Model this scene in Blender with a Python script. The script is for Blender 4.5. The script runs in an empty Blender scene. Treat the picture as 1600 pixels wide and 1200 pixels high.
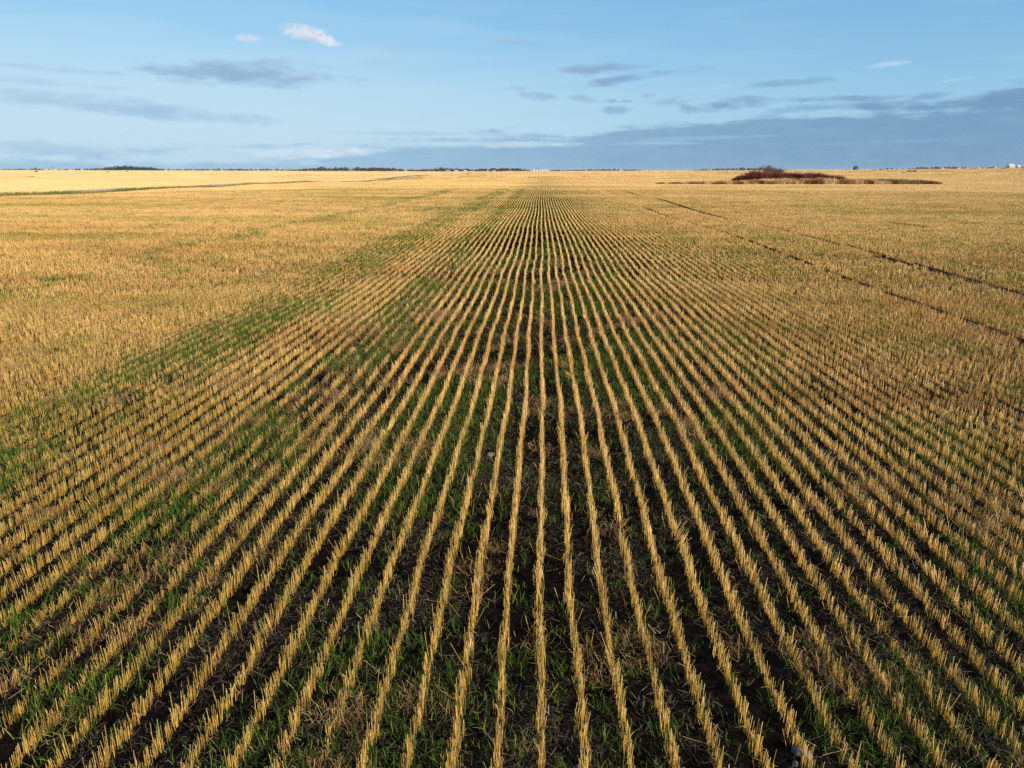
import bpy, math, random
import numpy as np
from mathutils import Vector, Euler

random.seed(7)
RNG = np.random.default_rng(11)
sc = bpy.context.scene

# ------------------------------------------------------------------ camera
H = 3.8                                   # drone height over the stubble field
FPX, PITCH, YAW = 1110.0, math.atan(334/1110.0), math.atan(46/1159.0)
cd = bpy.data.cameras.new('camera')
cd.sensor_width = 36.0
cd.lens = FPX/1600*36
cd.clip_start = 0.05
cd.clip_end = 30000
cam = bpy.data.objects.new('camera', cd)
sc.collection.objects.link(cam)
cam.location = (0, 0, H)
cam.rotation_euler = (math.pi/2-PITCH, 0, YAW)
sc.camera = cam
CM = Euler(cam.rotation_euler).to_matrix()

def ray(px, py):
    v = CM @ Vector(((px-800)/FPX, (600-py)/FPX, -1))
    return v.normalized()
def azel(px, py):
    v = ray(px, py)
    return math.degrees(math.atan2(v.x, v.y)), math.degrees(math.asin(v.z))

# ------------------------------------------------------------------ sun
SUN_AZ = math.radians(139)                # clockwise from +Y (row direction): behind, to the right
SUN_EL = math.radians(18)
sd = Vector((math.sin(SUN_AZ)*math.cos(SUN_EL), math.cos(SUN_AZ)*math.cos(SUN_EL), math.sin(SUN_EL)))
sl = bpy.data.lights.new('sun', 'SUN')
sl.energy = 5.0
sl.angle = math.radians(0.5)
sl.color = (1.0, 0.855, 0.645)
so = bpy.data.objects.new('sun', sl)
sc.collection.objects.link(so)
so.rotation_euler = (-sd).to_track_quat('-Z', 'Y').to_euler()
so.location = (20, -20, 30)

# ------------------------------------------------------------------ world / sky
W = bpy.data.worlds.new('World')
sc.world = W
W.use_nodes = True
nt = W.node_tree
nt.nodes.clear()
N, L = nt.nodes, nt.links
def mth(op, a, b=None, c=None, clamp=False):
    n = N.new('ShaderNodeMath'); n.operation = op; n.use_clamp = clamp
    for i, v in enumerate((a, b, c)):
        if v is None: continue
        if isinstance(v, (int, float)): n.inputs[i].default_value = v
        else: L.new(v, n.inputs[i])
    return n.outputs[0]
def mixc(f, a, b):
    n = N.new('ShaderNodeMix'); n.data_type = 'RGBA'
    for s, v in ((n.inputs[0], f), (n.inputs[6], a), (n.inputs[7], b)):
        if isinstance(v, (int, float)): s.default_value = v
        elif isinstance(v, tuple): s.default_value = (*v, 1)
        else: L.new(v, s)
    return n.outputs[2]
def sstep(lo, hi, x):
    n = N.new('ShaderNodeMapRange'); n.interpolation_type = 'SMOOTHSTEP'
    L.new(x, n.inputs[0]); n.inputs[1].default_value = lo; n.inputs[2].default_value = hi
    return n.outputs[0]
sky = N.new('ShaderNodeTexSky')
sky.sky_type = 'NISHITA'
sky.sun_disc = False
sky.sun_elevation = SUN_EL
sky.sun_rotation = SUN_AZ
sky.altitude = 500
sky.air_density = 1.0
sky.dust_density = 0.1
sky.ozone_density = 1.6
tc = N.new('ShaderNodeTexCoord')
sx = N.new('ShaderNodeSeparateXYZ'); L.new(tc.outputs['Generated'], sx.inputs[0])
U = mth('MULTIPLY', mth('ARCTAN2', sx.outputs[0], sx.outputs[1]), 57.2958)
V = mth('MULTIPLY', mth('ARCSINE', sx.outputs[2]), 57.2958)
def cnoise(su, sv, seed, detail=6, rough=.55):
    cb = N.new('ShaderNodeCombineXYZ')
    L.new(mth('MULTIPLY', U, su), cb.inputs[0]); L.new(mth('MULTIPLY', V, sv), cb.inputs[1]); cb.inputs[2].default_value = seed
    n = N.new('ShaderNodeTexNoise'); n.inputs['Scale'].default_value = 1; n.inputs['Detail'].default_value = detail
    n.inputs['Roughness'].default_value = rough
    L.new(cb.outputs[0], n.inputs['Vector'])
    return mth('SUBTRACT', n.outputs[0], .5)
nA = cnoise(.10, .95, 3.1)                 # long streaks
nB = cnoise(.42, 1.5, 8.3, 7, .62)         # ragged edges
nC = cnoise(1.9, 3.2, 5.7, 8, .62)          # small puffs
def srgb(r, g, b):
    f = lambda c: ((c/255+.055)/1.055)**2.4 if c > 10 else c/255/12.92
    return (f(r), f(g), f(b))
K = 10.0                                   # Background strength is 0.1
def cc(r, g, b): return tuple(K*c for c in srgb(r, g, b))
col = sky.outputs[0]
SKYMUL = N.new('ShaderNodeMix'); SKYMUL.data_type = 'RGBA'; SKYMUL.blend_type = 'MULTIPLY'
SKYMUL.inputs[0].default_value = 1
L.new(col, SKYMUL.inputs[6]); SKYMUL.inputs[7].default_value = (.95, 1.15, 1.3, 1)
col = SKYMUL.outputs[2]
def vramp(stops):
    r = N.new('ShaderNodeValToRGB'); e = r.color_ramp.elements
    while len(e) < len(stops): e.new(.5)
    for k, (v, c) in zip(e, stops): k.position = v/20; k.color = (*srgb(*c), 1)
    L.new(mth('DIVIDE', V, 20, clamp=True), r.inputs[0])
    sc_ = N.new('ShaderNodeVectorMath'); sc_.operation = 'SCALE'; sc_.inputs['Scale'].default_value = K; L.new(r.outputs[0], sc_.inputs[0])
    return sc_.outputs[0]
low = mixc(sstep(-38, 38, U), vramp([(0, (178, 216, 236)), (3, (202, 234, 248)), (5.5, (190, 231, 250)), (8, (156, 218, 250)), (12, (120, 200, 246)), (20, (84, 158, 226))]),
           vramp([(0, (130, 185, 215)), (3, (148, 205, 233)), (6, (122, 193, 230)), (9, (96, 178, 226)), (12, (72, 161, 215)), (20, (60, 130, 200))]))
col = mixc(mth('MULTIPLY', sstep(40, 14, V), .85), col, low)
# thin high veil, thicker low on the left
veil = mth('MULTIPLY', sstep(13, 1.5, V), sstep(22, -30, U))
veil = mth('MULTIPLY', mth('ADD', veil, mth('MULTIPLY', nA, .9)), .72, clamp=True)
col = mixc(veil, col, cc(204, 233, 248))
# low blue-grey bank: its upper edge rises to the right
edge = mth('ADD', mth('ADD', mth('MULTIPLY', U, .068), 2.95), mth('MULTIPLY', nA, 4.6))
edge = mth('ADD', edge, mth('MULTIPLY', nB, 2.4))
bank = sstep(-.2, .9, mth('SUBTRACT', edge, V))
bankf = mth('MULTIPLY', bank, mth('ADD', .92, mth('MULTIPLY', nB, .5)), clamp=True)
bankf = mth('MULTIPLY', bankf, mth('ADD', .80, mth('MULTIPLY', sstep(-25, 18, U), .20)))
bcol = mixc(sstep(-30, 30, U), cc(138, 186, 218), cc(78, 129, 169))
col = mixc(bankf, col, bcol)
def cloud(px, py, w, h, colr, op, tilt=0, n=None, k=3.4, soft=.7):
    """cloud centred at a sky direction, w/h half sizes (photo pixels turned into degrees)"""
    global col
    u0, v0 = azel(px, py)
    u1, _ = azel(px+w, py); _, v1 = azel(px, py-h)
    a, b = abs(u1-u0), abs(v1-v0)
    n = nB if n is None else n
    du = mth('SUBTRACT', U, u0); dv = mth('SUBTRACT', V, v0)
    dv = mth('SUBTRACT', dv, mth('MULTIPLY', du, tilt))
    e = mth('ADD', mth('POWER', mth('ABSOLUTE', mth('DIVIDE', du, a)), 2), mth('POWER', mth('ABSOLUTE', mth('DIVIDE', dv, b)), 2))
    t = mth('ADD', mth('SUBTRACT', 1, e), mth('MULTIPLY', n, k))
    t = mth('MULTIPLY', t, sstep(2.6, 1.2, e))
    col = mixc(mth('MULTIPLY', sstep(-.1, soft*1.9, t), op), col, cc(*colr))
G1, G2, G3 = (140, 172, 208), (150, 175, 205), (215, 232, 242)
for c in [
    (385, 114, 165, 25, (142, 176, 209), .95, .0), (340, 118, 70, 12, (128, 164, 200), .6, .0), (455, 96, 45, 8, (170, 196, 222), .5, .0),
    (120, 158, 240, 16, (150, 186, 214), .55, -.05), (290, 180, 200, 13, (146, 184, 214), .6, -.05), (60, 128, 140, 8, (160, 190, 216), .5, -.04), (80, 107, 130, 6, (166, 194, 218), .45, -.04),
    (480, 238, 140, 12, (226, 241, 250), 1.0, .03), (495, 217, 80, 5, (204, 226, 240), .6, .0), (90, 232, 180, 14, (140, 182, 214), .5, .0),
    (800, 66, 48, 7, (160, 180, 210), .62, .02), (595, 97, 38, 8, (172, 196, 222), .5, .06), (620, 76, 28, 5, (172, 196, 222), .4, .0),
    (940, 108, 80, 10, (124, 158, 196), 1.0, .02), (985, 122, 95, 9, (120, 156, 194), 1.0, .12), (1060, 112, 70, 8, (132, 172, 208), .5, .08),
    (1230, 129, 90, 7, (116, 160, 198), .8, .03), (1150, 162, 100, 12, (108, 148, 188), 1.0, .06), (1060, 160, 40, 5, (130, 165, 200), .5, .12),
    (1330, 154, 30, 5, (110, 152, 192), .75, .0), (1380, 153, 60, 6, (104, 148, 188), .8, .04), (1450, 150, 45, 7, (104, 148, 188), .8, .05), (1560, 165, 120, 22, (84, 132, 176), .8, .06),
    (1260, 170, 70, 6, (118, 160, 196), .7, .04), (1400, 188, 260, 10, (96, 144, 184), .55, .03),
    (1385, 101, 55, 6, (196, 222, 238), .7, .07), (1490, 125, 35, 3, (176, 210, 234), .6, .12), (1120, 136, 60, 5, (180, 212, 234), .5, .03),
    (770, 226, 200, 6, (200, 224, 240), .75, .0), (640, 208, 120, 5, (160, 198, 224), .6, .0), (1010, 224, 90, 4, (178, 208, 230), .5, .0), (860, 224, 60, 5, (196, 220, 236), .6, .0), (1280, 183, 80, 3, (170, 204, 228), .5, .03), (1090, 216, 150, 4, (142, 186, 214), .7, .02), (1380, 222, 180, 4, (126, 172, 204), .6, .02), (250, 226, 190, 6, (196, 224, 241), .7, .02)]:
    cloud(*c[:6], tilt=c[6])
for c in [(387, 59, 24, 8, (206, 220, 234), .85, .0), (480, 52, 46, 15, (222, 228, 236), .95, -.12), (510, 62, 22, 11, (232, 234, 240), .9, -.3), (484, 62, 22, 6, (176, 196, 220), .6, -.1),
          (840, 150, 36, 8, (146, 178, 210), .7, -.08), (910, 154, 28, 8, (146, 178, 210), .65, -.08), (808, 138, 22, 6, (156, 188, 216), .5, 0), (962, 172, 28, 8, (134, 168, 204), .75, .0),
          (1012, 149, 14, 5, (142, 176, 208), .6, 0), (955, 158, 14, 4, (140, 174, 206), .7, 0), (978, 158, 14, 3, (140, 174, 206), .7, 0), (1040, 158, 30, 5, (140, 174, 206), .6, .2)]:
    cloud(*c[:6], tilt=c[6], n=nC, k=2.4, soft=.6)
bg = N.new('ShaderNodeBackground'); bg.inputs[1].default_value = .83/K
L.new(col, bg.inputs[0])
wo = N.new('ShaderNodeOutputWorld'); L.new(bg.outputs[0], wo.inputs[0])

sc.view_settings.view_transform = 'Standard'
sc.view_settings.look = 'None'
sc.view_settings.exposure = 0.34
sc.view_settings.gamma = 1
sc.cycles.max_bounces = 4
sc.cycles.diffuse_bounces = 2
sc.cycles.use_denoising = False
sc.render.filter_size = 1.0

# ------------------------------------------------------------------ helpers
def tag(o, label=None, cat=None, group=None, kind=None):
    for k, v in (('label', label), ('category', cat), ('group', group), ('kind', kind)):
        if v: o[k] = v
    return o
def link(o, parent=None):
    sc.collection.objects.link(o)
    if parent: o.parent = parent
    return o
def mesh_np(name, verts, faces, mats=(), smooth=False, midx=None, attrs=None):
    """faces: list of (M,k) int arrays"""
    me = bpy.data.meshes.new(name)
    verts = np.asarray(verts, dtype=np.float32)
    me.vertices.add(len(verts)); me.vertices.foreach_set('co', verts.ravel())
    faces = [f for f in faces if len(f)]
    loops = np.concatenate([f.ravel() for f in faces]).astype(np.int32)
    counts = np.concatenate([np.full(len(f), f.shape[1]) for f in faces])
    starts = np.concatenate([[0], np.cumsum(counts)[:-1]]).astype(np.int32)
    me.loops.add(len(loops)); me.loops.foreach_set('vertex_index', loops)
    me.polygons.add(len(counts)); me.polygons.foreach_set('loop_start', starts)
    for m in mats: me.materials.append(m)
    if midx is not None: me.polygons.foreach_set('material_index', np.asarray(midx, dtype=np.int32))
    me.polygons.foreach_set('use_smooth', np.full(len(counts), smooth))
    for k, a in (attrs or {}).items():
        at = me.attributes.new(k, 'FLOAT', 'POINT'); at.data.foreach_set('value', np.asarray(a, dtype=np.float32))
    me.update(calc_edges=True); me.validate()
    return me
def vnoise(x, y, seed=0):
    xi = np.floor(x).astype(np.int64); yi = np.floor(y).astype(np.int64)
    fx = x-xi; fy = y-yi
    fx = fx*fx*(3-2*fx); fy = fy*fy*(3-2*fy)
    def h(a, b):
        n = (a*374761393 + b*668265263 + seed*974634777) & 0xffffffff
        n = ((n ^ (n >> 13))*1274126177) & 0xffffffff
        return ((n ^ (n >> 16)) & 0xffff)/65535.0
    return (h(xi, yi)*(1-fx)+h(xi+1, yi)*fx)*(1-fy)+(h(xi, yi+1)*(1-fx)+h(xi+1, yi+1)*fx)*fy
def fbm(x, y, seed=0, o=3):
    s = 0; a = .5; t = 0
    for i in range(o):
        s = s+a*vnoise(x*2**i, y*2**i, seed+i*17); t += a; a *= .5
    return s/t
def sm(a, b, x):
    t = np.clip((x-a)/(b-a), 0, 1); return t*t*(3-2*t)

# ------------------------------------------------------------------ terrain
def T(x, y):
    x = np.asarray(x, float); y = np.asarray(y, float)
    r = np.hypot(x, y); az = np.degrees(np.arctan2(x, y))
    A = np.interp(az, [-180, -60, -37, -22, -8, 2, 10, 20, 30, 40, 60, 180], [2, 2, 3.4, 1.6, .2, -.2, 1.4, 3.6, 6.0, 7.0, 6, 2])
    z = A*sm(260, 1250, r)
    z = z - 1.1*sm(220, 320, y)*(1-sm(380, 620, y))*(1-sm(-60, 60, x))
    f = sm(14, 40, r)*(1-sm(500, 1200, r)*.3)
    ph = (fbm(x/90, y/90, 5)-.5)*5
    z = z + f*(.11*np.sin((y-46+.12*x)/48*2*math.pi+ph*.5+1.57)+.07*(fbm(x/22, y/22, 9)-.5)*2)
    z = z + sm(120, 260, r)*(fbm(x/140+3, y/140, 21, 2)-.5)*1.5
    w = np.exp(-(((x-70)/60)**2)**2-(((y-205)/34)**2)**2)
    return z*(1-w)+.25*w
def Tf(x, y): return float(T(x, y))
def ground_at(px, py):
    d = ray(px, py); t = 2.0
    while t < 9000:
        p = Vector((0, 0, H))+d*t
        if p.z < Tf(p.x, p.y): return p.x, p.y
        t *= 1.004
    return p.x, p.y
def at(px, Y):
    """x for the photo column px at distance Y near the horizon"""
    d = ray(px, 266); return d.x/d.y*Y

# ------------------------------------------------------------------ materials
def new_mat(name):
    m = bpy.data.materials.new(name); m.use_nodes = True
    n = m.node_tree; n.nodes.clear()
    return m, n.nodes, n.links
def simple(name, c, rough=.8, noise=None, c2=None, scale=3.0, trans=None):
    m, n, l = new_mat(name)
    o = n.new('ShaderNodeOutputMaterial'); b = n.new('ShaderNodeBsdfPrincipled')
    b.inputs['Roughness'].default_value = rough
    b.inputs['Specular IOR Level'].default_value = .25
    if c2:
        t = n.new('ShaderNodeTexCoord'); nz = n.new('ShaderNodeTexNoise'); nz.inputs['Scale'].default_value = scale; nz.inputs['Detail'].default_value = 5
        l.new(t.outputs['Object'], nz.inputs['Vector'])
        r = n.new('ShaderNodeValToRGB'); r.color_ramp.elements[0].position = .35; r.color_ramp.elements[1].position = .68
        r.color_ramp.elements[0].color = (*c, 1); r.color_ramp.elements[1].color = (*c2, 1)
        l.new(nz.outputs[0], r.inputs[0]); l.new(r.outputs[0], b.inputs['Base Color'])
    else: b.inputs['Base Color'].default_value = (*c, 1)
    l.new(b.outputs[0], o.inputs[0])
    return m
def plant_mat(name, ramp, worldramp=None, wscale=(.05, .05, .05), trans=.0, tipcol=None, sheen=0.0):
    """colour from the per-blade attribute 'rnd' + per-clump random + broad patches over the field"""
    m, n, l = new_mat(name)
    o = n.new('ShaderNodeOutputMaterial'); b = n.new('ShaderNodeBsdfDiffuse')
    a = n.new('ShaderNodeAttribute'); a.attribute_name = 'rnd'
    oi = n.new('ShaderNodeObjectInfo')
    ad = n.new('ShaderNodeMath'); ad.operation = 'MULTIPLY_ADD'
    l.new(oi.outputs['Random'], ad.inputs[0]); ad.inputs[1].default_value = .18
    sc_ = n.new('ShaderNodeMath'); sc_.operation = 'MULTIPLY'; l.new(a.outputs['Fac'], sc_.inputs[0]); sc_.inputs[1].default_value = .82
    l.new(sc_.outputs[0], ad.inputs[2])
    r = n.new('ShaderNodeValToRGB'); cr = r.color_ramp
    while len(cr.elements) < len(ramp): cr.elements.new(.5)
    for e, (p, c) in zip(cr.elements, ramp): e.position = p; e.color = (*c, 1)
    l.new(ad.outputs[0], r.inputs[0]); colr = r.outputs[0]
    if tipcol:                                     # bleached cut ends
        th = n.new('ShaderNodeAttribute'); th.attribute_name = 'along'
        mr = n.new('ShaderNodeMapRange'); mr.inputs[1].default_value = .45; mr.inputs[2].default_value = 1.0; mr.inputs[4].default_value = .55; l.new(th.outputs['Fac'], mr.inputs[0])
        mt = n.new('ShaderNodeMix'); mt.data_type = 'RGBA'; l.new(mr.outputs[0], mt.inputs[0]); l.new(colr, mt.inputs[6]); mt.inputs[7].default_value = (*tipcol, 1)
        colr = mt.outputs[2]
    if worldramp:
        g = n.new('ShaderNodeNewGeometry'); mp = n.new('ShaderNodeVectorMath'); mp.operation = 'MULTIPLY'
        l.new(g.outputs['Position'], mp.inputs[0]); mp.inputs[1].default_value = wscale
        nz = n.new('ShaderNodeTexNoise'); nz.inputs['Scale'].default_value = 1; nz.inputs['Detail'].default_value = 4
        l.new(mp.outputs[0], nz.inputs['Vector'])
        r2 = n.new('ShaderNodeValToRGB'); cr = r2.color_ramp
        while len(cr.elements) < len(worldramp): cr.elements.new(.5)
        for e, (p, c) in zip(cr.elements, worldramp): e.position = p; e.color = (*c, 1)
        l.new(nz.outputs[0], r2.inputs[0])
        mx = n.new('ShaderNodeMix'); mx.data_type = 'RGBA'; mx.blend_type = 'MULTIPLY'; mx.inputs[0].default_value = 1
        l.new(colr, mx.inputs[6]); l.new(r2.outputs[0], mx.inputs[7]); colr = mx.outputs[2]
    l.new(colr, b.inputs[0])
    if trans:
        t = n.new('ShaderNodeBsdfTranslucent'); l.new(colr, t.inputs[0])
        ms = n.new('ShaderNodeMixShader'); ms.inputs[0].default_value = trans
        l.new(b.outputs[0], ms.inputs[1]); l.new(t.outputs[0], ms.inputs[2]); l.new(ms.outputs[0], o.inputs[0])
    elif sheen:
        t = n.new('ShaderNodeBsdfGlossy'); t.inputs['Roughness'].default_value = .42; t.inputs[0].default_value = (1, .95, .85, 1)
        ms = n.new('ShaderNodeMixShader'); ms.inputs[0].default_value = sheen
        l.new(b.outputs[0], ms.inputs[1]); l.new(t.outputs[0], ms.inputs[2]); l.new(ms.outputs[0], o.inputs[0])
    else: l.new(b.outputs[0], o.inputs[0])
    return m
FIELD_PATCH = [(.36, (.58, .62, .40)), (.43, (.86, .87, .72)), (.48, (1.05, 1.03, 1.0)), (.52, (.82, .72, .64)), (.56, (1.08, 1.07, 1.06)), (.61, (.86, .83, .70)), (.68, (.66, .68, .46))]
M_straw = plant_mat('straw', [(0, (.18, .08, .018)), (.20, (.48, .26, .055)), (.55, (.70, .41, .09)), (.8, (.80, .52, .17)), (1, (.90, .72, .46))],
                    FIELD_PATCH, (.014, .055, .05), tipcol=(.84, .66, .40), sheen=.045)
M_leaf = plant_mat('dry_leaf', [(0, (.26, .12, .04)), (.5, (.46, .27, .09)), (1, (.60, .42, .22))])
M_pale = plant_mat('pale_straw', [(0, (.55, .38, .16)), (.5, (.70, .52, .26)), (1, (.80, .65, .38))], [(.35, (.88, .84, .74)), (.5, (1, 1, 1)), (.65, (1.05, .98, .9))], (.02, .008, .05))
M_green = plant_mat('volunteer_green', [(0, (.028, .060, .012)), (.35, (.065, .125, .022)), (.65, (.125, .205, .034)), (.85, (.27, .29, .055)), (1, (.48, .38, .10))], trans=.3)
M_litter = plant_mat('litter', [(0, (.018, .012, .008)), (.5, (.085, .058, .038)), (.82, (.26, .185, .12)), (1, (.60, .50, .38))])
M_weed = plant_mat('dead_weed', [(0, (.09, .045, .022)), (.4, (.23, .125, .055)), (.75, (.40, .25, .115)), (1, (.60, .44, .25))])

def ground_mat():
    m, n, l = new_mat('soil')
    o = n.new('ShaderNodeOutputMaterial'); b = n.new('ShaderNodeBsdfDiffuse')
    g = n.new('ShaderNodeNewGeometry')
    def nz(scale, detail=6):
        t = n.new('ShaderNodeTexNoise'); t.inputs['Scale'].default_value = scale; t.inputs['Detail'].default_value = detail
        l.new(g.outputs['Position'], t.inputs['Vector']); return t.outputs[0]
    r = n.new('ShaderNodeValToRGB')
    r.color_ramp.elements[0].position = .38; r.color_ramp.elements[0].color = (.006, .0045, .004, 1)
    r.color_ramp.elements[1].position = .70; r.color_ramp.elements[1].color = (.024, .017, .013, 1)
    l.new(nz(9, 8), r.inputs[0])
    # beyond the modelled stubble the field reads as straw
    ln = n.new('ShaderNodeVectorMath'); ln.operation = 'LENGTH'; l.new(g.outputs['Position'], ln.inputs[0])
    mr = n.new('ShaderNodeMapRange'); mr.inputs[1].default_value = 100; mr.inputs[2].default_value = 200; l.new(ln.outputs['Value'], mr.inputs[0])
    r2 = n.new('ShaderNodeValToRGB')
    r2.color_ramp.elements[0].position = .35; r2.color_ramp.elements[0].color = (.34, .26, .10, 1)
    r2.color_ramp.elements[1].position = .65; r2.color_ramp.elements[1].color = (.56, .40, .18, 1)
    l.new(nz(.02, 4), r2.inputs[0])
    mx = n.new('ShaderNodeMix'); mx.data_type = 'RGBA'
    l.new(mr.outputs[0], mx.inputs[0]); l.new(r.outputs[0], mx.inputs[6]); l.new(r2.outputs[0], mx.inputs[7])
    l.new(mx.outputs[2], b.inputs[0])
    bp = n.new('ShaderNodeBump'); bp.inputs['Strength'].default_value = .9; bp.inputs['Distance'].default_value = .03
    l.new(nz(22, 6), bp.inputs['Height']); l.new(bp.outputs[0], b.inputs['Normal'])
    l.new(b.outputs[0], o.inputs[0])
    return m
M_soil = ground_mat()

# ------------------------------------------------------------------ ground: one sheet to the horizon
def build_ground():
    rings = np.concatenate([[0.0], np.geomspace(.6, 14000, 330)])
    na = 540
    th = np.linspace(0, 2*math.pi, na, endpoint=False)
    R, A = np.meshgrid(rings[1:], th, indexing='ij')
    X = (R*np.sin(A)).ravel(); Y = (R*np.cos(A)).ravel()
    X = np.concatenate([[0], X]); Y = np.concatenate([[0], Y])
    V = np.stack([X, Y, T(X, Y)], 1)
    nr = len(rings)-1
    i = np.arange(nr-1)[:, None]*na; j = np.arange(na)[None]; j2 = (j+1) % na
    q = np.stack([1+i+j, 1+i+na+j, 1+i+na+j2, 1+i+j2], -1).reshape(-1, 4)[:, ::-1]
    t = np.stack([np.zeros(na, int), 1+np.arange(na), 1+(np.arange(na)+1) % na], 1)[:, ::-1]
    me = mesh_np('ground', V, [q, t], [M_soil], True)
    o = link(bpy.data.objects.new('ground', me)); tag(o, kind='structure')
build_ground()

# ------------------------------------------------------------------ scatter through geometry nodes (for the uncountable stuff)
def gn_scatter(name, P, R, S, IDX, sources, label, cat):
    colx = bpy.data.collections.new(name+'_kinds')
    for s in sources: colx.objects.link(s)
    me = bpy.data.meshes.new(name)
    P = np.asarray(P, np.float32)
    me.vertices.add(len(P)); me.vertices.foreach_set('co', P.ravel())
    for k, a in (('rot', R), ('scl', S)):
        t = me.attributes.new(k, 'FLOAT_VECTOR', 'POINT'); t.data.foreach_set('vector', np.asarray(a, np.float32).ravel())
    t = me.attributes.new('idx', 'INT', 'POINT'); t.data.foreach_set('value', np.asarray(IDX, np.int32))
    o = link(bpy.data.objects.new(name, me))
    g = bpy.data.node_groups.new(name, 'GeometryNodeTree')
    g.interface.new_socket('Geometry', in_out='INPUT', socket_type='NodeSocketGeometry')
    g.interface.new_socket('Geometry', in_out='OUTPUT', socket_type='NodeSocketGeometry')
    n, l = g.nodes, g.links
    gi = n.new('NodeGroupInput'); go = n.new('NodeGroupOutput')
    ip = n.new('GeometryNodeInstanceOnPoints'); ci = n.new('GeometryNodeCollectionInfo')
    ci.inputs['Collection'].default_value = colx; ci.inputs['Separate Children'].default_value = True; ci.inputs['Reset Children'].default_value = True
    def na(nm, ty):
        a = n.new('GeometryNodeInputNamedAttribute'); a.data_type = ty; a.inputs[0].default_value = nm; return a.outputs['Attribute']
    er = n.new('FunctionNodeEulerToRotation'); l.new(na('rot', 'FLOAT_VECTOR'), er.inputs[0])
    l.new(gi.outputs[0], ip.inputs['Points']); l.new(ci.outputs[0], ip.inputs['Instance'])
    ip.inputs['Pick Instance'].default_value = True
    l.new(na('idx', 'INT'), ip.inputs['Instance Index']); l.new(er.outputs[0], ip.inputs['Rotation']); l.new(na('scl', 'FLOAT_VECTOR'), ip.inputs['Scale'])
    l.new(ip.outputs[0], go.inputs[0])
    md = o.modifiers.new('scatter', 'NODES'); md.node_group = g
    tag(o, label, cat, kind='stuff')
    return o

def blades(base, tip, rad, taper=.85, sides=3, rnd=None):
    """straight stems: little prisms from base to tip"""
    n = len(base); ang = RNG.uniform(0, 6.28, n)
    ks = np.arange(sides)*2*math.pi/sides
    off = np.stack([np.cos(ang[:, None]+ks), np.sin(ang[:, None]+ks), np.zeros((n, sides))], -1)*rad[:, None, None]
    V = np.concatenate([base[:, None]+off, tip[:, None]+off*taper], 1).reshape(-1, 3)
    b = np.arange(n)[:, None]*2*sides
    q = np.concatenate([np.stack([b[:, 0]+k, b[:, 0]+(k+1) % sides, b[:, 0]+sides+(k+1) % sides, b[:, 0]+sides+k], 1) for k in range(sides)])
    t = b+sides+np.arange(sides)[None]
    rn = RNG.uniform(0, 1, n) if rnd is None else rnd
    return V, q, t, np.repeat(rn, 2*sides)
def strips(P, wid, rnd, wdir=None):
    """flat curved leaves: P (n, m, 3) centre lines"""
    n, m, _ = P.shape
    if wdir is None:
        d = P[:, -1]-P[:, 0]; a = np.arctan2(d[:, 1], d[:, 0])+math.pi/2+RNG.normal(0, .4, n)
        wdir = np.stack([np.cos(a), np.sin(a), RNG.normal(0, .3, n)], 1)
    prof = np.array([.6, 1, .85, .15]) if m == 4 else (np.array([.8, 1, .2]) if m == 3 else np.array([1, .6]))
    w = wid[:, None, None]*prof[None, :, None]*wdir[:, None]
    V = np.stack([P-w, P+w], 2).reshape(-1, 3)
    b = np.arange(n)*2*m
    q = np.concatenate([np.stack([b+2*k, b+2*k+1, b+2*k+3, b+2*k+2], 1) for k in range(m-1)])
    return V, q, np.repeat(rnd, 2*m)
def merge(parts):
    """parts: (V, [faces], rnd, material index)"""
    Vs, Fs, rs, off = [], {}, [], 0
    for V, fl, r, mi in parts:
        for f in fl: Fs.setdefault((mi, f.shape[1]), []).append(f+off)
        Vs.append(V); rs.append(r); off += len(V)
    faces = []; mid = []
    for (mi, k), l in Fs.items():
        f = np.concatenate(l); faces.append(f); mid += [mi]*len(f)
    return np.concatenate(Vs), faces, np.concatenate(rs), mid
def src(name, parts, mats):
    V, f, r, mi = merge(parts)
    al = np.clip(V[:, 2]/max(.01, float(np.percentile(V[:, 2], 90))), 0, 1)
    return bpy.data.objects.new(name, mesh_np(name, V, f, mats, False, mi, {'rnd': r, 'along': al}))

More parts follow.
